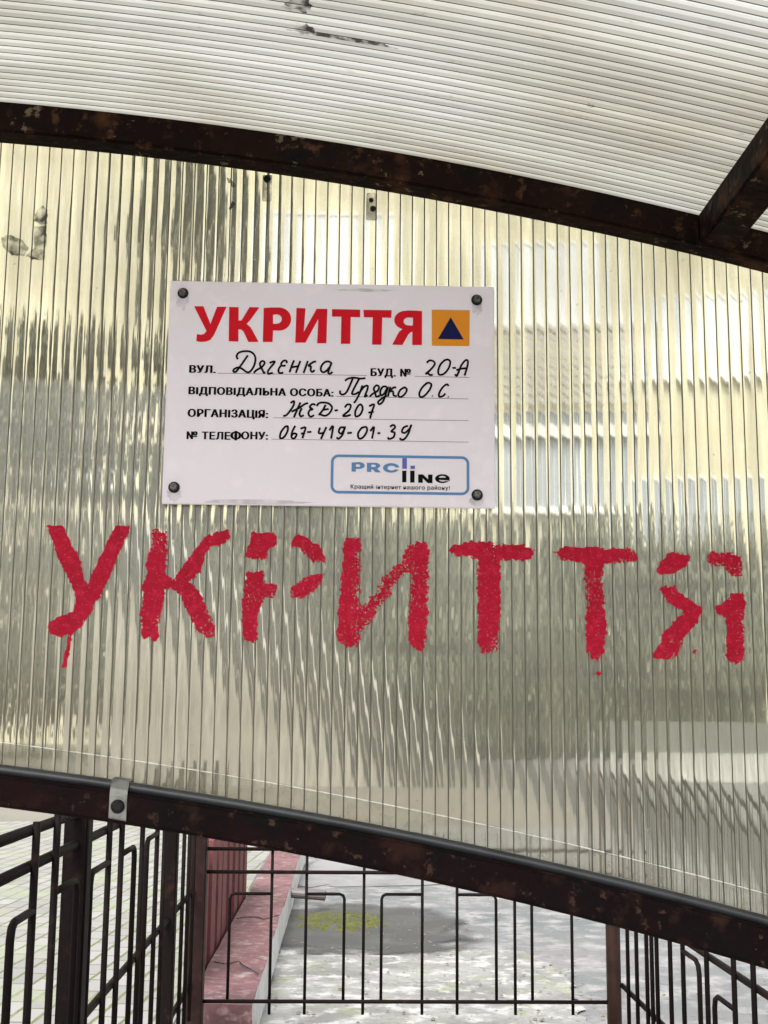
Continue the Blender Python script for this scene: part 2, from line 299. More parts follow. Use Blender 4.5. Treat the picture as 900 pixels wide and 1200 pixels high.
sheet('path', [(-.29,8.4),(.5,8.45),(2.6,9.6),(2.6,13),(-.29,13)], .004, mat('grey_path', (.20,.20,.20), .9, [(1.5,(.12,.12,.12),.45,.65,8)]), ragged=.05)
# stair pit: kerb round it, walls, steps
m = MB()
m.box(PX0,-.42,PY0,4.15,-1.2,.08); m.box(.86,PX1,PY0,4.15,-1.2,.08)
tag(bevel(m.build('pit_wall', CONC), .006), kind='structure')
m = MB(); m.box(PX0,PX1,4.15,PY1,-1.2,.08)
o = m.build('pit_kerb', CURB); bm = bmesh.new(); bm.from_mesh(o.data)
bmesh.ops.subdivide_edges(bm, edges=[e for e in bm.edges if e.calc_length() > 1], cuts=60)
for v in bm.verts:
    if v.co.z > 0: v.co.z += random.uniform(-.012,.008); v.co.y += random.uniform(-.008,.008)
bm.to_mesh(o.data); bm.free(); tag(o, kind='structure')
m = MB()
for k in range(8):
    y1 = 4.15-k*.30; m.box(-.42,.86,y1-.3,y1,-1.2,-.06-.07*k)
m.box(-.42,.86,PY0,1.75,-1.2,-.56)
tag(m.build('steps', CONC), kind='structure')

# moss: clumps on the wet patch
def moss():
    m = MB()
    for _ in range(900):
        x = random.uniform(-.27,.27); y = random.uniform(6.6,7.4)
        if ((x+.02)/.27)**2+((y-6.95)/.36)**2 > random.uniform(.4,1.05): continue
        r = random.uniform(.006,.02); h = r*random.uniform(.3,.7); ph = random.random()*6
        ring = [(x+r*math.cos(ph+i*1.257)*random.uniform(.7,1.2), y+r*math.sin(ph+i*1.257)*random.uniform(.7,1.2), .012) for i in range(5)]
        m.add(ring+[(x,y,.012+h)], [(i,(i+1)%5,5) for i in range(5)])
    return tag(m.build('moss', MOSS), 'yellow green moss on the damp concrete behind the railing', 'moss', kind='stuff')
moss()

# grit, twigs and dead leaves lying on the ground behind the railing
def litter():
    m = MB()
    for _ in range(420):
        y = 4.32+3.6*random.random()**1.3; x = random.choice((random.uniform(-.29,2.4),random.uniform(-.29,1.0)))
        z = .014; r = random.uniform(.003,.011); a = random.random()*6.28; h = r*random.uniform(.3,.8)
        ring = [(x+r*math.cos(a+i*1.257)*random.uniform(.6,1.3), y+r*math.sin(a+i*1.257)*random.uniform(.6,1.3), z) for i in range(5)]
        m.add(ring+[(x+r*.2,y,z+h)], [(i,(i+1)%5,5) for i in range(5)], random.choice((0,0,0,2)))
    return tag(m.build('litter', [mat('grit',(.12,.115,.105),.9), mat('pale_grit',(.33,.32,.30),.9), mat('dead_leaf',(.12,.075,.03),.8)]), 'grit and dead leaf crumbs scattered over the concrete behind the railing', 'litter', kind='stuff')
litter()
# ------------------------------------------------------------------ far setting seen through the panel
def facade():
    Y = 46.; k = Y/1450
    root = empty('apartment_building', (4,Y,0), 'yellow rendered apartment block seen blurred through the ribbed panel', 'building')
    m = MB(); m.box(-40,60,Y,Y+12,0,30); m.build('wall', YELLOW, root)
    m = MB(); m.box(-40.5,60.5,Y-.6,Y+12.6,30.0,30.5); m.build('roof', WHITEW, root)
    def win(px0,py0,px1,py1,pane,nm='window'):
        a = onY(px0,py1,Y-.05); b = onY(px1,py0,Y-.05)
        x0,x1,z0,z1 = a[0],b[0],a[2],b[2]; f = MB(); t = .12
        f.box(x0,x1,Y-.10,Y+.0,z0,z0+t); f.box(x0,x1,Y-.10,Y,z1-t,z1); f.box(x0,x0+t,Y-.09,Y,z0+t,z1-t); f.box(x1-t,x1,Y-.09,Y,z0+t,z1-t)
        f.box((x0+x1)/2-.06,(x0+x1)/2+.06,Y-.09,Y,z0+t,z1-t)
        fo = f.build(nm, TRIM, root)
        g = MB(); g.box(x0+t,x1-t,Y-.04,Y-.002,z0+t,z1-t); g.build('pane', pane, fo)
        s = MB(); s.box(x0-.15,x1+.15,Y-.35,Y-.0,z0-.16,z0-.003); s.build('sill', TRIM, fo)
    win(585,285,692,380,CURTAIN); win(795,345,905,440,CURTAIN); win(578,482,710,598,GLASSW)
    win(770,560,870,640,GLASSW); win(330,470,450,590,GLASSW); win(330,250,440,330,CURTAIN); win(20,480,110,570,GLASSW)
    s = MB(); a = onY(578,512,Y-.3); b = onY(712,500,Y-.3); s.box(a[0],b[0],Y-.4,Y-.11,a[2],b[2]); s.build('ledge', TRIM, root)
    # slatted balcony front under the bright window
    a = onY(575,478,Y); b = onY(705,385,Y); s = MB()
    n = 9
    for i in range(n):
        z0 = a[2]+(b[2]-a[2])*i/n; s.box(a[0],b[0],Y-.9,Y-.86,z0,z0+(b[2]-a[2])/n*.6)
    s.build('balcony_slats', WHITEW, root)
facade()
def tree(x, y, h, cw, z0, label, n=1500, leaf=.28, m=LEAF):
    root = empty('broadleaf_tree', (x,y,0), label, 'tree', 'trees in front of the yellow block')
    t = MB(); pts = [(x+math.sin(i*1.3)*.06*i, y+math.cos(i*1.7)*.05*i, h*.8*i/7) for i in range(8)]
    t.tube(pts, [.22*(1-i/8.5)+.02 for i in range(8)], 8)
    for k in range(9):
        zz = z0+(h*.75-z0)*k/9; a = random.random()*6.28; L = cw*random.uniform(.5,.85)
        t.tube([(x,y,zz),(x+L*.5*math.cos(a),y+L*.5*math.sin(a),zz+L*.25),(x+L*math.cos(a),y+L*math.sin(a),zz+L*.55)],[.08,.05,.02],6)
    t.build('trunk', BARK, root)
    c = MB(); clumps = []
    for k in range(60):
        f = random.random()**1.15; zz = z0+(h-z0)*f; r = cw*(max(.05,math.sin(math.pi*min(1,(f*.62+.33))))**.7)
        a = random.random()*6.28; q = r*math.sqrt(random.random()); clumps.append((x+q*math.cos(a), y+q*math.sin(a), zz, cw*random.uniform(.25,.45)))
    for _ in range(n):
        cx,cy,cz,cr = random.choice(clumps); d = Vector((random.gauss(0,1),random.gauss(0,1),random.gauss(0,.8))); d = d.normalized()*cr*random.random()**.4
        P = Vector((cx,cy,cz))+d; s = leaf*random.uniform(.6,1.3)
        A = Vector((random.gauss(0,1),random.gauss(0,1),random.gauss(0,1))).normalized()*s; B = A.orthogonal().normalized()*s*.6
        c.add([P-A,P+B,P+A,P-B],[(0,1,2,3)])
    c.build('crown', m, root)
for q in [(-8.6,33,11.5,3.2,1.2,'tall dark tree at the far left behind the panel',3200,LEAFD),
          (-4.6,34,17.0,2.1,.8,'narrow poplar left of the sign, tallest of the trees',4200,LEAFD),
          (-1.6,35,8.0,3.0,.7,'rounded tree behind the lower edge of the sign',3000,LEAF),
          (2.6,35,6.2,3.4,.6,'low bushy tree behind the middle red letters',5500,LEAF),
          (7.0,36,6.4,3.4,.6,'low bushy tree behind the two red T letters',5500,LEAF),
          (11.6,36,5.8,3.4,.6,'low bushy tree at the far right behind the panel',5500,LEAF)]:
    tree(q[0],q[1],q[2],q[3],q[4],q[5],q[6],m=q[7])
# invented stair, added so its sloping dark bands streak the panel
st = empty('added_stair', (-2,20,0), 'invented pale stair flank with dark sloping bands, added for diagonal streaks in the panel', 'stair')
pa = onY(110,600,20); pb = onY(540,900,20)
m = MB(); V = [(pa[0],y,z) for y in (20,21.6) for z in (0,pa[2]-1.0)]+[(pb[0],y,z) for y in (20,21.6) for z in (0,max(.05,pb[2]-1.0))]
m.add(V,[(0,4,5,1),(2,3,7,6),(1,5,7,3),(0,1,3,2),(4,6,7,5)]); m.build('flank', mat('stair_render',(.33,.315,.275),.9,[(1.2,(.20,.19,.165),.42,.62,8)]), st)
PAR = mat('dark_parapet',(.03,.03,.027),.8,[(1.5,(.05,.05,.045),.45,.65,7)]); PCO = mat('pale_coping',(.50,.49,.45),.8,[(1.5,(.40,.39,.36),.45,.65,7)])
for nm,d0,d1,y0,mt in (('parapet',-.50,0,19.9,PAR),('coping',0.003,.16,19.86,PCO),('stringer',-1.02,-.72,19.93,PAR),('handrail',.34,.62,19.9,PAR)):
    m = MB(); V = [(p[0],y,p[2]+d) for p in (pa,pb) for y in (y0,20.15) for d in (d0,d1)]
    m.add(V,[(0,4,5,1),(2,3,7,6),(1,5,7,3),(0,2,6,4),(0,1,3,2),(4,6,7,5)]); m.build(nm, mt, st)
# low white barrier across the yard
m = MB(); m.box(4.9,15,21.5,21.8,0,.52)
wl = empty('low_wall', (10,21.6,0), 'low white wall with a grey upper part across the yard seen through the panel below the letters', 'wall')
bevel(m.build('wall_base', mat('dull_whitewash',(.46,.46,.44),.8,[(1.5,(.30,.30,.28),.42,.62,8)]), wl),.03); m = MB(); m.box(4.9,15,21.53,21.77,.52,1.06); m.build('upper_wall', mat('grey_upper_wall',(.11,.115,.10),.6,[(2,(.16,.17,.155),.45,.65,5)]), wl)

# ------------------------------------------------------------------ pink ledge with red boards
root = empty('painted_ledge', (-.4,6.5,0), 'low pink painted ledge with flaking white side behind the railing', 'ledge')
m = MB(); n = 40
pts = []
for i in range(n+1):
    y = 4.36+(9.6-4.36)*i/n; e = .003*math.sin(i*.37)+.002*math.sin(i*1.1+1)
    pts += [(-.515,y,.15+random.uniform(-.003,.003)),(-.30+e,y,.145+random.uniform(-.006,.006)),(-.295+e*.5,y,.006)]
F = []; mi = []
for i in range(n):
    a = i*3; F += [(a,a+3,a+4,a+1),(a+1,a+4,a+5,a+2)]; 
# close into a solid: left side and ends
b = len(pts)
for i in range(n+1): pts.append((-.515,4.36+(9.6-4.36)*i/n,.006))
for i in range(n): F.append((b+i,b+i+1,(i+1)*3,i*3))
F += [(0,1,2,b),(n*3,b+n,n*3+2,n*3+1)]
mi = [k%2 for k in range(2*n)]+[0]*n+[0,0]
mesh('coping', pts, F, [PINK,WHITEW], root, midx=mi)
def crack(pp, z=.1545):
    m = MB(); m.tube([(a[0],a[1],z) for a in cr3(pp)], .003, 5); m.build('crack', GRIME, root)
def cr3(pp): return [(a[0]+(b[0]-a[0])*t, a[1]+(b[1]-a[1])*t+random.uniform(-.012,.012)) for a,b in zip(pp[:-1],pp[1:]) for t in (0,.5)]+[pp[-1]]
crack([(-.50,5.05),(-.44,5.02),(-.40,5.06),(-.36,4.93),(-.31,4.82)]); crack([(-.50,6.1),(-.43,6.15),(-.37,6.08),(-.31,6.2)])
root = empty('board_fence', (-.54,6.8,0), 'red board fence with pale gaps standing along the pink ledge', 'fence')
y = 4.62; k = 0
while y < 6.9:
    m = MB(); wd = random.uniform(.15,.19); m.box(-.56,-.53+random.uniform(-.004,.004),y,y+wd,.012,.60); m.build('board', REDW, root); y += wd
    m = MB(); wd = random.uniform(.08,.12); m.box(-.575,-.553,y,y+wd,.012,.58); m.build('board', PALEW, root); y += wd
m = MB(); a = np.array((-.31,7.30,.11)); m.tube([a,a+np.array((.21,-.03,-.012))],.028,14)
tag(m.build('drain_pipe', PIPEM, smooth=False), 'short dark drain pipe poking out of the pink ledge over the moss', 'pipe')

# ------------------------------------------------------------------ railings
R5 = .0052
def bar(pts, root, name='bar', r=R5): 
    m = MB(); m.tube(pts, r, 8); return m.build(name, FENCE, root, smooth=True)
def post(x, y, z1, s, root, mt=FENCE, z0=.075):
    m = MB(); m.box(x-s/2,x+s/2,y-s/2,y+s/2,z0,z1); return bevel(m.build('post', mt, root), .004)
# back railing, plane y=4.2
YB = 4.2; bk = empty('metal_railing', (.2,YB,.08), 'straight back railing with hooked bars between the two corner posts', 'railing', 'railings round the stair pit')
zA,zB,zC = .668,.595,.192
for z in (zA,zB,zC): bar([(-.46,YB,z),(.87,YB,z)], bk, 'rail', .0062)
def bx(px): return onY(px,1100,YB)[0]
for px in (317,358,426,495,536,604,671): bar([(bx(px),YB+.012,.72),(bx(px),YB+.012,.15)], bk)
def hook(px0, px1, z=.525):
    x0,x1 = bx(px0),bx(px1); s = 1 if x1 > x0 else -1
    bar([(x0,YB+.012,z),(x1-s*.015,YB+.012,z),(x1-s*.004,YB+.012,z-.005),(x1,YB+.012,z-.016),(x1,YB+.012,zC)], bk, 'hooked_bar')
for a,b in ((317,268),(358,403),(495,447),(536,582),(671,624)): hook(a,b)
# left railing, plane x=-.487
XL = -.487; lf = empty('metal_railing', (XL,2.8,.08), 'left railing receding beside the mossy paving', 'railing', 'railings round the stair pit')
for z in (.921,.866,.538,.25): bar([(XL,.9,z),(XL,4.17,z)], lf, 'rail', .0085)
def ly(px, py=1080): return float(onX(px,py,XL)[1])
post(XL,ly(87),.95,.045,lf); post(XL,ly(197),.95,.042,lf)
post(-.475,4.2,.95,.058,lf,CORNER)
for y in [1.12,1.33,1.55]+[ly(p) for p in (28,53,117,132,157,175,184,208,214.5,220.5)]: bar([(XL+.012,y,.935),(XL+.012,y,.16)], lf, r=.0062)
def hookL(p0, p1, px, py):
    y0,y1 = ly(p0),ly(p1); z = float(onX(px,py,XL)[2]); s = 1 if y1 > y0 else -1
    bar([(XL+.012,y0,z),(XL+.012,y1-s*.02,z),(XL+.012,y1-s*.006,z-.006),(XL+.012,y1,z-.022),(XL+.012,y1,.25)], lf, 'hooked_bar', .0062)
hookL(28,3,31,1066); hookL(53,80,60,1043); hookL(117,96,119,1011); hookL(132,148,143,997); hookL(175,163,175,979)
# right railing, plane x=.906
XR = .906; rt = empty('metal_railing', (XR,2.8,.08), 'right railing beside the grey asphalt behind the reddish corner post', 'railing', 'railings round the stair pit')
for z in (.921,.866,.522,.25): bar([(XR,1.2,z),(XR,4.17,z)], rt, 'rail', .0085)
m = MB(); m.tube([(.885,4.2,.075),(.885,4.2,.95)], .024, 14); m.build('post', POSTM, rt, smooth=True)
def by(px): return onX(px,1140,XR)[1]
for px in (740.5,751,763,769,791,806,834,866,889): bar([(XR-.012,by(px),.935),(XR-.012,by(px),.16)], rt, r=.0062)
for y in (2.55,2.40,2.26,2.10,1.95,1.80): bar([(XR-.012,y,.935),(XR-.012,y,.16)], rt, r=.0062)
def hookR(y0, y1, z):
    s = 1 if y1 > y0 else -1
    bar([(XR-.012,y0,z),(XR-.012,y1-s*.03,z),(XR-.012,y1-s*.008,z-.01),(XR-.012,y1,z-.03),(XR-.012,y1,.25)], rt, 'hooked_bar', .0062)
hookR(by(791),by(775),.56); hookR(by(806),by(825),.50); hookR(by(864),by(842),.45)

# ------------------------------------------------------------------ canopy frame
cf = empty('canopy_frame', (-.2,1.08,0), 'dark rusty steel canopy frame with arched ribs and a curved lower beam', 'canopy')
XS = np.linspace(-1.38, 1.0, 60)
def sweep(name, ztop, zbot, y0, y1, mt, parent, bev=.0025):
    V = []; F = []; n = len(XS)
    for x in XS: V += [(x,y0,zbot(x)),(x,y1,zbot(x)),(x,y1,ztop(x)),(x,y0,ztop(x))]
    for i in range(n-1):
        for k in range(4): F.append((i*4+k,(i+1)*4+k,(i+1)*4+(k+1)%4,i*4+(k+1)%4))
    F += [(0,3,2,1),tuple((n-1)*4+k for k in range(4))]
    o = mesh(name, V, F, mt, parent)
    bm = bmesh.new(); bm.from_mesh(o.data); bmesh.ops.recalc_face_normals(bm, faces=bm.faces)
    es = [e for e in bm.edges if e.calc_face_angle(0) > .6]
    bmesh.ops.bevel(bm, geom=es, offset=bev, segments=2, affect='EDGES', clamp_overlap=True); bm.to_mesh(o.data); bm.free(); return o
sweep('arch_rib', zt, lambda x: zt(x)-.030, 1.070, 1.097, RUST, cf)
sweep('arch_rib', zt, lambda x: zt(x)-.030, .25, .28, RUST, cf)
sweep('lower_beam', lambda x: zb(x)-.0085, lambda x: .9783-.1898*x-.1279*x*x, 1.070, 1.098, BEAM, cf)
m = MB(); m.tube([(x,1.0815,zb(x)-.0046) for x in XS], .0047, 14); m.build('trim_tube', TUBEM, cf, smooth=True)
def purlin(X, y0, y1):
    z1 = zt(X)-.0005; s = .030; sl = -.1499-2*.1292*X
    V = [(X+dx,y,z1+sl*dx+dz) for y in (y0,y1) for dx,dz in ((-s/2,-s),(s/2,-s),(s/2,0),(-s/2,0))]
    o = mesh('purlin', V, [(0,1,2,3),(7,6,5,4),(0,4,5,1),(1,5,6,2),(2,6,7,3),(3,7,4,0)], RUST, cf); return bevel(o,.002)
PXX = float(onY(838,270,1.069)[0]); purlin(PXX,.282,1.069); purlin(-.93,.282,1.069)
m = MB()
for k in range(9):
    x = PXX-.016+.0036*k; m.tube([(x,1.067,zt(x)-.0305),(x+.0035,1.066,zt(x)-.0305)], random.uniform(.0018,.0028), 7)
m.tube([(PXX-.0165,1.0675,zt(PXX)-.028),(PXX-.017,1.0675,zt(PXX)-.006)], .0022, 7)
m.tube([(PXX+.0165,1.0675,zt(PXX)-.028),(PXX+.0168,1.0675,zt(PXX)-.008)], .0022, 7)
m.build('weld_bead', RUST, cf, smooth=True)
for x in (-1.36,.98):
    for y in (1.084,.265):
        m = MB(); m.box(x-.02,x+.02,y-.013,y+.013,.0 if x<0 else .08,zt(x)-.031); m.build('leg', RUST, cf)
# galvanised clip that laps the trim tube
def clip(px, py):
    c = onY(px, py, 1.065); X = c[0]; zt_ = zb(X)
    V = []; prof = [(1.0965,zt_+.0002),(1.0920,zt_+.0022),(1.085,zt_+.0018),(1.0755,zt_+.001),(1.0700,zt_-.006),(1.0680,zt_-.012),(1.0672,zt_-.030),(1.0690,zt_-.0305),(1.0697,zt_-.012),(1.0716,zt_-.0065)]
    hw = .0073
    pr = prof[:7]; F = []
    for y,z in pr: V += [(X-hw,y,z+.0008),(X+hw,y,z-.0015)]
    for y,z in pr: V += [(X-hw,y+.0015,z+.0008-.0012),(X+hw,y+.0015,z-.0015-.0012)]
    n = len(pr)
    for i in range(n-1):
        a = i*2; b = 2*n+i*2
        F += [(a,a+1,a+3,a+2),(b,b+2,b+3,b+1),(a,a+2,b+2,b),(a+1,b+1,b+3,a+3)]
    F += [(0,2*n,2*n+1,1),(2*n-2,2*n-1,4*n-1,4*n-2)]
    o = mesh('clip', V, F, ZINC, cf)
    bm = bmesh.new(); bm.from_mesh(o.data); bmesh.ops.recalc_face_normals(bm, faces=bm.faces); bm.to_mesh(o.data); bm.free()
    b = MB(); zc = zt_-.0205; b.tube([(X,1.0685,zc),(X,1.0662,zc),(X,1.0650,zc),(X,1.0640,zc)], [.0058,.0058,.0050,.0030], 14)
    b.build('bolt', BLACK, o)
clip(138,930)

# ------------------------------------------------------------------ roof sheet (flutes run along the arch)
def roof_sheet():
    rr = empty('roof_panel', (-.2,.3,1.6), 'clear ribbed polycarbonate roof sheet curved over the canopy frame', 'roof panel')
    P = .0116; ys = []; mi = []
    y = .22
    while y < 1.15:
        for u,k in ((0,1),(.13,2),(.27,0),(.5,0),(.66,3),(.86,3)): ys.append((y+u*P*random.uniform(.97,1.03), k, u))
        y += P
    xs = np.linspace(-1.42,1.04,70); V = []; F = []
    for (yy,k,u) in ys:
        sag = .0 if u in (0,.13) else -.0009*math.sin(math.pi*(u-.13)/.87)
        for x in xs: V.append((x,yy,zt(x)+.0022-sag*1.0))
    nx = len(xs)
    for j in range(len(ys)-1):
        for i in range(nx-1): F.append((j*nx+i,j*nx+i+1,(j+1)*nx+i+1,(j+1)*nx+i)); mi.append(ys[j][1])
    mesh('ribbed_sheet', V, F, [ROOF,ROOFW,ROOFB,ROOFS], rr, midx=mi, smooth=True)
    # second skin 10 mm above
    V2 = [(x,y,zt(x)+.012) for y in (.22,1.15) for x in xs]
    mesh('outer_skin', V2, [(i,i+1,nx+i+1,nx+i) for i in range(nx-1)], ROOF, rr, smooth=True)
    # grime marks
    def mark(px, py, rx, ry, n=26):
        c = onZ(px, py, 1.62); 
        for _ in range(3):
            x,y = c[0],c[1]; z = zt(x)+.0012
            r = onZ(px,py,z); c = r
        V = [(c[0],c[1],zt(c[0])+.0014)]
        for i in range(n):
            a = 6.283*i/n; q = random.uniform(.6,1.15); x = c[0]+rx*q*math.cos(a); V.append((x,c[1]+ry*q*math.sin(a),zt(x)+.0014))
        mesh('dirt_mark', V, [(0,1+i,1+(i+1)%n) for i in range(n)], GRIME, rr)
    mark(356,34,.008,.010); mark(352,6,.012,.010); mark(405,46,.045,.0035); mark(692,124,.004,.003)
roof_sheet()

# ------------------------------------------------------------------ gable panel
FP = .01137; F0 = onY(437,600,1.10)[0]     # flute pitch and phase
def flute_h(x):
    k = math.floor((x-F0)/FP); u = (x-F0)/FP-k
    r1 = math.sin(k*12.9898)*43758.5453; r1 -= math.floor(r1); r2 = math.sin(k*78.233)*12543.123; r2 -= math.floor(r2)
    a = .00026+.00010*r1; b = .000011+.000012*r1+(.000026*max(0,min(1,(.02-x)/.2)))*(r2-.15)
    return a*(1-(2*u-1)**2)+b*(1-math.cos(2*math.pi*3*u))+.00006*(r2-.5)*math.sin(2*math.pi*u)
gp = empty('gable_panel', (.1,1.10,1.3), 'bronze ribbed polycarbonate panel with stencilled red lettering', 'panel')
def gable():
    k0 = math.ceil((-1.3-F0)/FP); k1 = math.floor((.98-F0)/FP); xs = []; isw = []
    wv = .10
    us = [wv*.5,.11,.2,.3,.4,.5,.6,.7,.8,.89,1-wv*.5]
    for k in range(k0,k1):
        for i,u in enumerate(us): xs.append(F0+(k+u)*FP); isw.append(1 if i == len(us)-1 else 0)
    n = len(xs); V = []; F = []; mi = []
    NZ = 14
    for x in xs:
        zlo, zhi = zb(x)-.010, zt(x)-.0015
        for j in range(NZ+1):
            f = j/NZ; z = zlo+(zhi-zlo)*f
            V.append((x,1.10+flute_h(x)*(1+.25*math.sin(z*23+x*4)),z))
    for i in range(n-1):
        for j in range(NZ): a = i*(NZ+1)+j; b = a+NZ+1; F.append((a,b,b+1,a+1)); mi.append(isw[i])
    b0 = len(V)
    for x in (xs[0],xs[-1]): pass
    for x in xs: V += [(x,1.108,zb(x)-.010),(x,1.108,zt(x)-.0015)]
    for i in range(n-1):
        a = b0+2*i; F.append((a,a+1,a+3,a+2)); mi.append(0)
        F.append((i*(NZ+1), a, a+2, (i+1)*(NZ+1))); mi.append(0)
        F.append((i*(NZ+1)+NZ, (i+1)*(NZ+1)+NZ, a+3, a+1)); mi.append(0)
    F.append(tuple(list(range(0,NZ+1))+[b0+1,b0])); mi.append(0)
    e = (n-1)*(NZ+1); F.append(tuple([b0+2*(n-1),b0+2*(n-1)+1]+list(range(e+NZ,e-1,-1)))); mi.append(0)
    o = mesh('ribbed_sheet', V, F, [PANEL,WEB], gp, midx=mi, smooth=True)
    bm = bmesh.new(); bm.from_mesh(o.data); bmesh.ops.recalc_face_normals(bm, faces=bm.faces)
    for f in bm.faces:
        if f.material_index == 1 or abs(f.normal.z) > .5 or abs(f.normal.x) > .9: f.smooth = False
    for ed in bm.edges:
        if len(ed.link_faces) == 2 and ed.calc_face_angle(0) > .5: ed.smooth = False
        if any(f.material_index == 1 for f in ed.link_faces): ed.smooth = False
    bm.to_mesh(o.data); bm.free()
    # sealing tape along the bottom edge, with a glint painted as a pale line above it
    xs2 = np.linspace(-1.28,.96,90)
    V = []; F = []
    for x in xs2: V += [(x,1.1100,zb(x)-.012),(x,1.1100,zb(x)+.017)]
    for i in range(len(xs2)-1): F.append((2*i,2*i+1,2*i+3,2*i+2))
    mesh('sealing_tape', V, F, TAPE, gp)
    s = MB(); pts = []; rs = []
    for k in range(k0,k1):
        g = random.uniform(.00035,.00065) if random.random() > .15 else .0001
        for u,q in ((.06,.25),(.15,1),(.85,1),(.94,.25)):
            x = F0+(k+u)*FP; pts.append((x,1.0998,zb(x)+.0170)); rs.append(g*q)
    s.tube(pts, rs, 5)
    s.build('painted_glint', mat('pale_glint',(.85,.83,.76),.3), gp)
gable()

# stencilled letters
def raster(polys, cell, jit, speck, smooth_scale=.0035):
    """cells inside the outline, its edge roughened by noise and with unpainted specks"""
    allp = np.concatenate(polys); x0,z0 = allp.min(0)-.004; x1,z1 = allp.max(0)+.004
    gx = np.arange(x0,x1,cell); gz = np.arange(z0,z1,cell); X,Z = np.meshgrid(gx,gz)
    inside = np.zeros(X.shape,bool); dist = np.full(X.shape,9.)
    for P in polys:
        ins = np.zeros(X.shape,bool)
        for (ax,az),(bx_,bz) in zip(P,np.roll(P,-1,0)):
            c = ((az > Z) != (bz > Z)) & (X < (bx_-ax)*(Z-az)/(bz-az+1e-15)+ax); ins ^= c
            t = np.clip(((X-ax)*(bx_-ax)+(Z-az)*(bz-az))/((bx_-ax)**2+(bz-az)**2+1e-15),0,1)
            dist = np.minimum(dist, np.hypot(X-ax-t*(bx_-ax), Z-az-t*(bz-az)))
        inside |= ins
    sd = np.where(inside,-dist,dist)
    def vn(s):
        h,w_ = X.shape; gh,gw = int(h*cell/s)+3,int(w_*cell/s)+3; g = rng.random((gh,gw))
        fy = np.arange(h)*cell/s; fx = np.arange(w_)*cell/s; iy = fy.astype(int); ix = fx.astype(int); ty = (fy-iy)[:,None]; tx = (fx-ix)[None]
        return (g[iy][:,ix]*(1-ty)*(1-tx)+g[iy+1][:,ix]*ty*(1-tx)+g[iy][:,ix+1]*(1-ty)*tx+g[iy+1][:,ix+1]*ty*tx)
    nz = vn(.0022)+.6*vn(.0010)+.5*vn(.005)-1.05
    keep = sd-.0004+jit*nz*2.4 < 0
    patch = vn(.022); sp = vn(.0011)+.7*vn(.0007)
    thr = speck*1.5*(.25+1.6*np.clip(patch-.45,0,1)*2)*(1+1.2*np.clip(1+sd/.004,0,1))
    keep &= ~(sp < .18+thr)
    # stray droplets just outside the edge
    keep |= (sd > 0) & (sd < .0022) & (vn(.0012) > .92)
    return gx,gz,keep
def letter(polys_px, s, ox, oy, speck=.12, jit=.0011):
    polys = []
    for P in polys_px: polys.append(np.array([onY(ox+a/s, oy+b/s, 1.10)[[0,2]] for a,b in P]))
    cell = .0005; gx,gz,keep = raster(polys, cell, jit, speck)
    J,I = np.nonzero(keep); vid = {}; V = []; F = []
    def vert(i,j):
        if (i,j) not in vid:
            x = gx[i] if i < len(gx) else gx[-1]+cell; z = gz[j] if j < len(gz) else gz[-1]+cell
            vid[(i,j)] = len(V); h = flute_h(x)*.75; V.append((x,1.0996+h-.00003*random.random(),z))
        return vid[(i,j)]
    for j,i in zip(J,I): F.append((vert(i,j),vert(i+1,j),vert(i+1,j+1),vert(i,j+1)))
    mesh('painted_letter', V, F, PAINT, gp)
letter([[(95,100),(200,95),(215,140),(265,240),(325,350),(345,460),(368,510),(385,500),(410,430),(480,290),(540,150),(570,105),(670,100),(660,150),(600,270),(530,450),(460,600),(420,630),(400,700),(330,800),(270,850),(262,870),(245,1000),(222,1085),(205,1098),(195,1080),(222,980),(238,855),(180,880),(120,860),(95,815),(115,770),(180,735),(270,705),(295,640),(285,560),(240,460),(180,350),(140,230),(108,150)]],6,40,600,.05,.0007)
letter([[(190,145),(300,150),(305,230),(290,400),(290,490),(325,515),(345,545),(385,500),(420,440),(500,330),(540,270),(620,190),(690,165),(775,145),(790,200),(720,265),(660,255),(610,320),(555,470),(470,555),(520,590),(575,660),(610,760),(665,880),(665,960),(620,990),(560,950),(500,860),(440,740),(400,640),(330,590),(290,600),(270,720),(240,870),(240,960),(205,1010),(170,980),(105,985),(100,930),(105,760),(115,600),(140,480),(155,350),(180,270)]],6.67,150,600,.10)
letter([[(165,170),(250,158),(330,170),(360,200),(355,250),(300,285),(265,365),(130,355),(125,310),(155,240)],
        [(490,190),(530,185),(620,225),(690,270),(740,350),(735,395),(700,390),(640,385),(590,330),(530,275),(480,270)],
        [(125,475),(250,470),(262,560),(360,580),(350,670),(300,660),(250,690),(215,800),(205,980),(180,1020),(130,1015),(95,960),(90,850),(100,650)],
        [(465,650),(480,590),(560,530),(620,490),(730,490),(705,560),(650,620),(570,665),(490,675)]],6.67,270,600,.11)
letter([[(155,135),(200,125),(270,145),(275,250),(270,450),(260,560),(265,650),(320,630),(350,585),(400,550),(420,450),(490,380),(560,330),(600,260),(620,190),(690,155),(770,170),(785,230),(780,400),(775,650),(765,850),(740,980),(710,975),(640,930),(635,800),(635,600),(640,410),(600,410),(570,450),(490,570),(430,640),(350,770),(280,850),(250,940),(190,960),(110,920),(95,860),(110,760),(100,680),(120,600),(140,350)]],6.43,380,610,.17,.0014)
letter([[(105,240),(150,190),(270,170),(420,175),(530,190),(640,190),(740,205),(765,240),(750,295),(690,320),(620,310),(520,300),(500,350),(500,480),(505,700),(490,850),(485,1020),(430,1035),(370,1030),(330,980),(335,780),(335,600),(330,400),(340,310),(290,285),(170,280)]],6.67,510,610,.15,.0013)
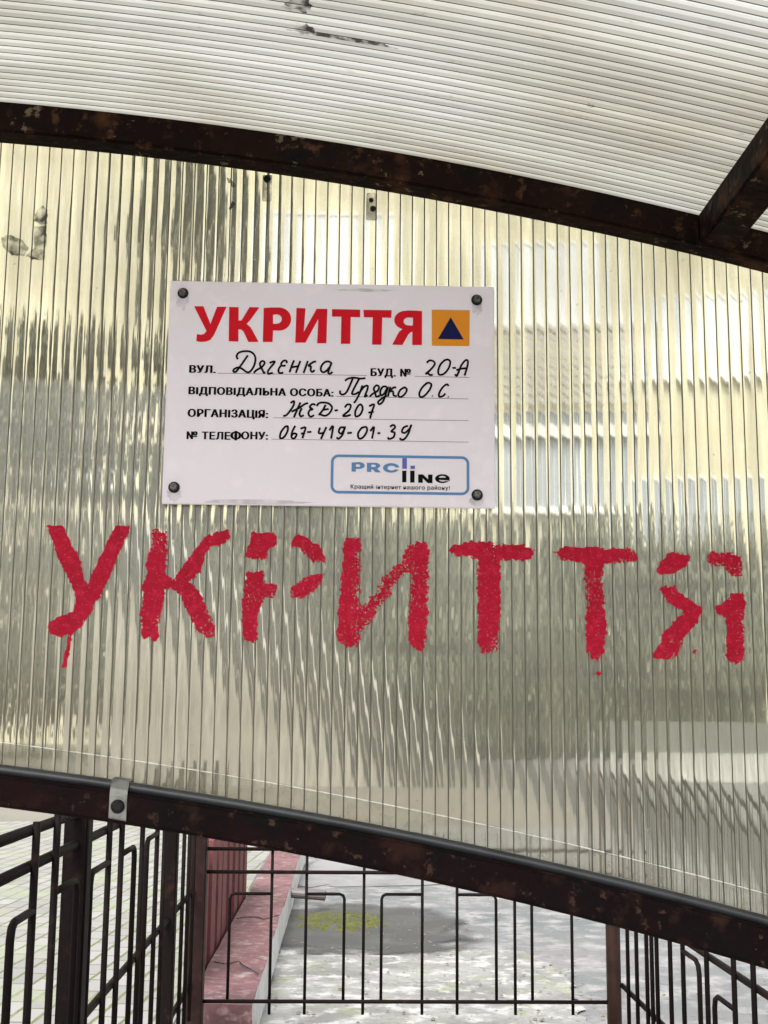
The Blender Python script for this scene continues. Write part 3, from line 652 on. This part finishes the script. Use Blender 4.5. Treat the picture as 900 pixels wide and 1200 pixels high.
letter([[(75,180),(110,150),(250,140),(400,150),(520,160),(640,155),(700,190),(710,235),(640,260),(520,260),(440,285),(440,400),(450,600),(470,750),(460,840),(440,960),(400,1020),(360,1010),(320,950),(310,800),(315,550),(305,400),(300,280),(240,255),(110,235)],[(395,1120),(425,1128),(410,1148),(392,1138)]],6.67,640,620,.14,.0013)
letter([[(120,240),(150,180),(230,125),(370,130),(360,190),(300,240),(230,275),(160,280)],
        [(505,150),(540,115),(640,125),(740,130),(760,180),(765,290),(690,298),(655,260),(640,220),(560,210),(510,190)],
        [(150,400),(180,370),(250,365),(280,410),(330,450),(400,490),(455,530),(450,590),(400,670),(330,760),(290,850),(240,910),(170,920),(100,900),(110,860),(150,800),(180,720),(270,620),(330,580),(320,550),(240,510),(190,450)],
        [(570,520),(640,490),(690,420),(770,430),(785,500),(770,600),(785,750),(780,930),(720,950),(655,925),(650,850),(655,700),(640,610),(575,570)],[(400,850),(418,855),(412,875),(398,868)]],6.43,750,630,.10)
# dirt blotches and clip ends near the top edge of the panel
def blotch(name, px_poly, mt, y=1.0988):
    P = [onY(a,b,y) for a,b in px_poly]; Q = []
    for i in range(len(P)):
        a,b = P[i],P[(i+1)%len(P)]
        for k in range(5): q = a+(b-a)*k/5; Q.append(q+np.array((random.uniform(-1,1),0,random.uniform(-1,1)))*.0007)
    mesh(name, Q, [tuple(range(len(Q)))], mt, gp)
blotch('dirt_smudge', [(1,278),(10,275),(25,280),(33,290),(28,300),(14,299),(3,288)], SMUDGE)
blotch('dirt_smudge', [(42,248),(50,241),(56,246),(55,262),(46,264),(40,258)], SMUDGE)
blotch('dirt_smudge', [(40,266),(54,264),(55,285),(52,306),(38,304),(30,300),(40,290)], SMUDGE)
blotch('scratch', [(265,208),(270,209),(277,218),(274,220),(268,214)], GRIME)
blotch('scratch', [(272,236),(275,239),(270,247),(268,245)], GRIME)
def plate(x0,y0,x1,y1,holes):
    a = onY(x0,y1,1.0970); b = onY(x1,y0,1.0970); m = MB(); m.box(a[0],b[0],1.0965,1.0980,a[2],b[2])
    o = m.build('fixing_plate', smudge_mat('dull_plate',(.20,.185,.14),.62), gp); bevel(o,.0006)
    h = MB()
    for px,py,r in holes:
        c = onY(px,py,1.0964); h.tube([(c[0],1.0966,c[2]),(c[0],1.0950,c[2])], r, 10)
    h.build('rivet', BLACK, o)
plate(307,205,319,236,[(313,210,.0035)])
plate(429,226,442,258,[(435,235,.0022),(437,245,.0028)])

# ------------------------------------------------------------------ paper-white sign
SY = 1.0925
def sp(px, py, y=SY): return onY(px, py, y)
sg = empty('shelter_sign', (-.017,SY,1.39), 'white printed and handwritten shelter sign screwed to the bronze panel', 'sign')
a, b = sp(188.5,592.5), sp(580,329)
m = MB(); x0 = -.1665; x1 = .1318; z0 = sp(388,593)[2]; z1 = sp(388,332.5)[2]
m.box(x0,x1,SY,SY+.0035,z0,z1); o = bevel(m.build('board', SIGNW, sg), .0007)
def poly(name, outer, mt, parent, holes=(), y=SY-.0003, th=.0003, smooth_it=False):
    """flat printed shape from outlines on the sign (with holes), filled by triangulation"""
    cu = bpy.data.curves.new(name,'CURVE'); cu.dimensions = '2D'; cu.fill_mode = 'FRONT'
    for loop in [outer]+list(holes):
        s = cu.splines.new('POLY'); s.points.add(len(loop)-1); s.use_cyclic_u = True
        for p,q in zip(s.points,loop): p.co = (q[0],q[1],0,1)
    to = bpy.data.objects.new(name,cu); COL.objects.link(to)
    me = bpy.data.meshes.new_from_object(to.evaluated_get(bpy.context.evaluated_depsgraph_get()))
    bpy.data.objects.remove(to); V = [(v.co.x,y,v.co.y) for v in me.vertices]; F = [tuple(p.vertices) for p in me.polygons]
    return V,F
def shapes(name, items, mt, parent, y=SY-.0003):
    m = MB()
    for it in items:
        V,F = poly(name, it[0], mt, parent, it[1:], y); m.add(V,F)
    o = m.build(name, mt, parent); return o
def cr(loop, n=5, closed=True):
    P = [np.array(p,float) for p in loop]; N = len(P); out = []
    rg = range(N) if closed else range(N-1)
    for i in rg:
        p0,p1,p2,p3 = (P[(i-1)%N],P[i],P[(i+1)%N],P[(i+2)%N]) if closed else (P[max(i-1,0)],P[i],P[i+1],P[min(i+2,N-1)])
        for k in range(n):
            t = k/n; out.append(.5*((2*p1)+(-p0+p2)*t+(2*p0-5*p1+4*p2-p3)*t*t+(-p0+3*p1-3*p2+p3)*t**3))
    if not closed: out.append(P[-1])
    return out
def S(pts, s, ox, oy): return [tuple(sp(ox+a/s, oy+b/s)[[0,2]]) for a,b in pts]
def arc(cx,cy,rx,ry,a0,a1,n=10): return [(cx+rx*math.cos(math.radians(a0+(a1-a0)*i/n)), cy+ry*math.sin(math.radians(a0+(a1-a0)*i/n))) for i in range(n+1)]
A = lambda p: S(p,5,220,350); B = lambda p: S(p,5,380,350)
hl = [[A([(37,45),(92,45),(133,148),(172,48),(228,48),(164,192),(150,220),(132,242),(108,252),(78,254),(50,250),(54,208),(78,212),(96,207),(110,190)])],
 [A([(243,50),(298,50),(298,128),(315,128),(362,50),(420,52),(364,130),(345,148),(368,168),(384,195),(415,254),(355,254),(326,192),(313,181),(297,180),(297,252),(240,250)])],
 [A([(445,55),(490,52),(530,52)]+arc(535,120,71,68,-85,85,16)+[(515,187),(500,187),(497,254),(440,254)]), A([(500,95),(518,93)]+arc(522,120,29,27,-80,80,10)+[(512,148),(500,147)])],
 [A([(637,55),(690,57),(680,195),(755,60),(818,60),(812,262),(758,262),(765,120),(690,258),(630,258)])],
 [B([(45,62),(210,65),(210,110),(155,108),(152,265),(97,265),(100,106),(45,106)])],
 [B([(230,66),(395,68),(393,113),(340,111),(335,270),(280,270),(284,110),(232,110)])],
 [B([(573,73),(572,272),(515,272),(516,195),(506,197),(492,211),(458,272),(398,270),(428,212),(440,192),(458,180)]+arc(478,126,68,55,130,255,14)+[(490,70),(520,70)]), B([(520,112),(500,111)]+arc(492,134,27,23,260,100,10)+[(505,158),(519,157)])]]
for it in hl: shapes('headline_letter', [it], RED, sg)
em = shapes('emblem', [[B([(630,66),(852,68),(850,278),(630,276)])]], ORANGE, sg)
shapes('triangle', [[B([(741,110),(817,240),(665,237)])]], NAVY, em, SY-.0006)
def text(name, body, x0, yb, x1, ycap, mt, parent, off=.03, y=SY-.0003):
    cu = bpy.data.curves.new(name,'FONT'); cu.body = body; cu.space_character = 1.10; cu.resolution_u = 4
    to = bpy.data.objects.new(name,cu); COL.objects.link(to)
    me = bpy.data.meshes.new_from_object(to.evaluated_get(bpy.context.evaluated_depsgraph_get())); bpy.data.objects.remove(to)
    co = np.array([v.co[:] for v in me.vertices]); a = sp(x0,yb); b = sp(x1,yb); c = sp(x0,ycap)
    cap = .729+off*.8
    sx = (b[0]-a[0])/(co[:,0].max()-co[:,0].min()); sz = (c[2]-a[2])/cap
    m = MB(); F = [tuple(p.vertices) for p in me.polygons]; q = 0   # bold: the thin face struck several times, each a hair nearer
    for dx,dz in ((-off,0),(-off/2,off*.25),(0,-off*.25),(off/2,off*.25),(off,0)):
        m.add([(a[0]+(p[0]+dx-co[:,0].min())*sx, y-q*.00002, a[2]+(p[1]+dz+off*.4)*sz) for p in co], F); q += 1
    return m.build(name, mt, parent)
text('printed_text','ВУЛ.',222.3,437,252.2,427.8,INK,sg,.062)
text('printed_text','БУД. №',434.8,441,480.8,431.5,INK,sg,.058)
text('printed_text','ВIДПОВIДАЛЬНА ОСОБА:',221.5,462.3,390.2,453,INK,sg,.062)
text('printed_text','ОРГАНIЗАЦIЯ:',220.5,488.7,313.6,479,INK,sg,.062)
text('printed_text','№ ТЕЛЕ',219.2,514.8,269.3,505.4,INK,sg,.056)
text('printed_text','О',270.6,515.0,281.9,505.6,INK,sg,.05)
text('printed_text','I',275.2,516.3,277.3,504.2,INK,sg,.03,SY-.0004)
text('printed_text','ОНУ:',283.2,515.0,313.4,505.6,INK,sg,.056)
for p in ((255,437.4,430,440),(486,441,550,442.3),(394,464.5,549,467.6),(320,489.6,549,493),(318,514.6,549,518.2)):
    a = sp(p[0],p[1]); b = sp(p[2],p[3]); m = MB(); V = [(a[0],SY-.00015,a[2]-.00022),(b[0],SY-.00015,b[2]-.00022),(b[0],SY-.00015,b[2]+.00022),(a[0],SY-.00015,a[2]+.00022)]
    mesh('ruled_line', V, [(0,1,2,3)], RULE, sg)
# handwriting
def hand(strokes, s, ox, oy, r=.00098):
    m = MB()
    for st in strokes:
        P = [sp(ox+a/s, oy+b/s, SY-.0003) for a,b in st]
        if len(P) == 1: P = [P[0], P[0]+np.array((.0006,0,-.0004))]
        Q = cr(P,5,False); m.tube(Q, r, 8, squash=(1,.3))
    return m
def word(parts): 
    m = MB()
    for (st,s,ox,oy) in parts: h = hand(st,s,ox,oy); m.add(h.v,h.f)
    return m.build('handwriting', PEN, sg, smooth=True)
h1 = [[(440,120),(430,95),(445,65),(490,50),(545,52),(580,75),(595,115),(585,170),(560,215),(535,235),(510,228),(480,205),(445,192),(410,205),(400,225),(420,232),(440,210),(480,155),(528,85)],
 [(580,240),(605,215),(640,195),(668,170),(675,145),(655,135),(635,155),(640,185),(655,210),(668,238),(682,233)],
 [(720,155),(735,145),(765,140),(750,165),(725,195),(705,225),(710,248),(735,242),(748,238)],
 [(870,155),(868,135),(845,132),(825,150),(822,172),(845,178),(860,172)],[(822,172),(800,205),(800,235),(820,242),(840,235)]]
h2 = [[(185,130),(165,175),(145,235)],[(160,192),(190,186),(222,180)],[(240,135),(220,185),(200,240)],
 [(305,135),(290,180),(268,240)],[(378,140),(350,146),(310,178),(332,182),(330,215),(345,232),(365,215)],
 [(515,155),(490,140),(455,145),(425,180),(420,215),(440,235),(470,220),(500,185),(514,150),(495,200),(485,240),(505,245),(522,230)]]
word([(h1,7.5,220,405),(h2,7.5,320,405)])
h3 = [[(632,310),(660,290),(710,282),(770,290),(812,285)],[(700,290),(675,350),(645,410),(615,430),(590,420),(590,395)],[(755,295),(725,350),(700,400),(695,425),(725,425),(755,405)],
 [(785,350),(760,420),(735,470),(712,505)],[(765,405),(800,362),(828,352),(832,375),(812,430),(806,450),(830,435)]]
h4 = [[(85,385),(105,365),(145,340),(155,310),(135,300),(115,325),(125,350),(135,385),(160,375)],
 [(215,310),(185,310),(165,345),(170,375),(195,360),(222,310),(205,370),(185,420),(160,442),(148,425),(175,400),(215,375)],
 [(240,310),(222,385)],[(285,315),(262,318),(235,345),(260,345),(265,375),(290,380)],
 [(345,315),(315,335),(300,370),(315,388),(345,370),(365,335),(350,315),(335,320)],
 [(520,280),(485,310),(460,355),(465,385),(495,380),(535,335),(550,295),(530,280),(505,287)],[(555,378)],[(680,305),(665,292),(635,315),(610,355),(610,385),(640,378),(655,360)],[(675,385)]]
word([(h3,7.5,320,405),(h4,6.43,420,405)])
h5 = [[(515,130),(535,112),(565,118),(575,140),(545,180),(505,215),(522,207),(540,222),(560,218)],[(650,110),(620,140),(602,185),(608,218),(645,212),(680,170),(692,125),(675,105),(645,112)],
 [(708,168),(735,168)],[(728,215),(740,228),(755,200),(775,150),(805,112),(825,115),(820,160),(800,225)],[(738,185),(770,175),(812,170)]]
word([(h5,6.43,420,405)])
h6 = [[(102,62),(122,50),(120,75),(96,112),(78,132),(60,138)],[(160,58),(145,92),(122,145)],[(108,112),(150,92),(185,68),(205,62)],[(168,92),(155,122),(162,140),(180,132)],
 [(248,72),(230,68),(215,86),(232,98),(215,104),(207,125),(220,142),(240,132)],[(255,78),(275,60),(320,62),(345,85),(335,115),(310,135),(285,132),(272,118)],[(308,72),(290,105),(268,132)],[(288,102),(326,96)],
 [(360,106),(380,103)],[(420,88),(435,70),(455,75),(445,105),(410,135),(430,138),(455,130)],[(500,75),(482,110),(485,140),(510,130),(525,95),(515,70),(497,78)],[(562,80),(592,70),(580,110),(568,152)],[(558,118),(590,112)]]
word([(h6,5,320,460)])
h7 = [[(70,200),(45,235),(42,268),(65,260),(85,225),(85,198),(66,203)],[(130,195),(112,230),(108,262),(125,268),(138,245),(120,240),(110,252)],[(160,212),(190,205),(180,240),(172,268)],[(163,241),(188,238)],[(200,232),(225,230)],
 [(275,205),(268,238),(300,235)],[(312,202),(295,240),(280,272)],[(330,222),(352,195),(340,270)],[(415,205),(395,205),(385,230),(400,240),(418,215),(420,200),(408,245),(385,270),(372,262)],[(435,238),(462,235)],
 [(520,205),(498,240),(505,270),(530,260),(550,225),(545,202),(518,207)],[(570,227),(592,200),(580,270)],[(612,239),(628,237)],[(685,200),(705,190),(715,205),(692,228),(712,235),(705,262),(680,272),(672,262)],
 [(790,195),(765,205),(755,230),(775,235),(805,205),(808,190),(795,235),(770,272),(748,275),(745,265)]]
word([(h7,5,320,460)])
# provider panel at the lower right
def rrect(x0,z0,x1,z1,r):
    P = []
    for cx,cz,a0 in ((x1-r,z1-r,0),(x0+r,z1-r,90),(x0+r,z0+r,180),(x1-r,z0+r,270)):
        P += arc(cx,cz,r,r,a0,a0+90,8)
    return P
c = sp(388,532.5); e = sp(550,580.5)
X0,Z1 = c[0],c[2]; X1,Z0 = e[0],e[2]; tk = .0024
lg = shapes('logo_frame', [[rrect(X0,Z0,X1,Z1,.0068), rrect(X0+tk,Z0+tk,X1-tk,Z1-tk,.0045)]], LBLUE, sg)
G = lambda p: S(p,5,380,520)
blue = [[G([(160,110),(205,108)]+arc(205,128,32,20,-90,90,8)+[(185,148),(185,164),(160,163)]), G([(186,121),(202,121)]+arc(202,129,9,7,-80,80,5)+[(186,136)])],
 [G([(250,112),(296,112)]+arc(298,129,30,17,-90,60,7)+[(312,148),(332,168),(300,168),(284,150),(275,150),(275,166),(250,165)]), G([(276,123),(294,123)]+arc(294,130,9,6,-80,80,5)+[(276,137)])],
 [G(arc(392,142,48,29,-12,-335,26)+arc(395,143,20,13,-335,-30,16)),]]
blue[2] = [G(arc(392,142,48,28,-6,-338,28)+arc(394,143,24,14,-332,-12,18))]
shapes('logo_letter', [blue[0]], LBLUE, lg); shapes('logo_letter', [blue[1]], LBLUE, lg); shapes('logo_letter', [blue[2]], LBLUE, lg)
shapes('logo_letter', [[G([(457,85),(484,85),(484,147),(457,147)])],[G([(505,129),(531,129),(531,148),(505,148)])]], LVIOLET, lg)
shapes('logo_letter', [[G([(456,158),(481,158),(481,226),(456,226)])]], INK, lg)
shapes('logo_letter', [[G([(503,158),(529,158),(529,228),(503,228)])]], INK, lg)
shapes('logo_letter', [[G([(550,180),(578,180),(608,208),(608,181),(634,181),(634,231),(606,231),(577,203),(577,229),(550,229)])]], INK, lg)
shapes('logo_letter', [[G(arc(692,205,43,26,0,-360,30)[:-1]), G([(672,199)]+arc(692,198,20,9,180,360,8)[1:-1]+[(712,199)]), G([(672,212),(735,213),(735,219),(712,219),(694,222),(676,219)])]], INK, lg)
text('slogan','Кращий iнтернет нашого району!',411,572.6,527,567.6,INK,lg,.02)
SGRIME = smudge_mat('faint_grey_grime', (.30,.27,.25), .30)
for px,py,rx,ry in ((214,351,.006,.010),(559.5,359,.005,.009),(204,579,.007,.007),(559,587,.007,.005),(300,588,.05,.0022),(430,340,.03,.0018)):
    p = sp(px,py,SY-.0001); V = [(p[0],SY-.00012,p[2])]
    for i in range(24):
        a_ = 6.2832*i/24; q = random.uniform(.7,1.1); V.append((p[0]+rx*q*math.cos(a_),SY-.00012,p[2]+ry*q*math.sin(a_)))
    mesh('grime', V, [(0,1+i,1+(i+1)%24) for i in range(24)], SGRIME, sg)
# four screws with washers
for px,py in ((214,342.5),(559,350.5),(203.5,570.5),(559.5,579.5)):
    p = sp(px,py,SY-.003); m = MB(); r = .0052*random.uniform(.94,1.0)
    m.tube([(p[0],SY-.0002,p[2]),(p[0],SY-.0010,p[2]),(p[0],SY-.0015,p[2])],[r,r,r*.86],20); wsh = m.build('washer', BLACK, sg, smooth=False)
    m = MB(); q = random.random()
    V = []; n = 6
    for yy,rr in ((SY-.0015,.0036),(SY-.0042,.0036),(SY-.0050,.0028),(SY-.0050,.0015),(SY-.0040,.0013)):
        for i in range(n): a_ = 6.2832*i/n+q; V.append((p[0]+rr*math.cos(a_),yy,p[2]+rr*math.sin(a_)))
    F = [(k*n+i,k*n+(i+1)%n,(k+1)*n+(i+1)%n,(k+1)*n+i) for k in range(4) for i in range(n)]+[tuple(4*n+i for i in range(n))]
    o = mesh('screw_head', V, F, SCREW, wsh)
    bm = bmesh.new(); bm.from_mesh(o.data); bmesh.ops.recalc_face_normals(bm, faces=bm.faces); bm.to_mesh(o.data); bm.free()
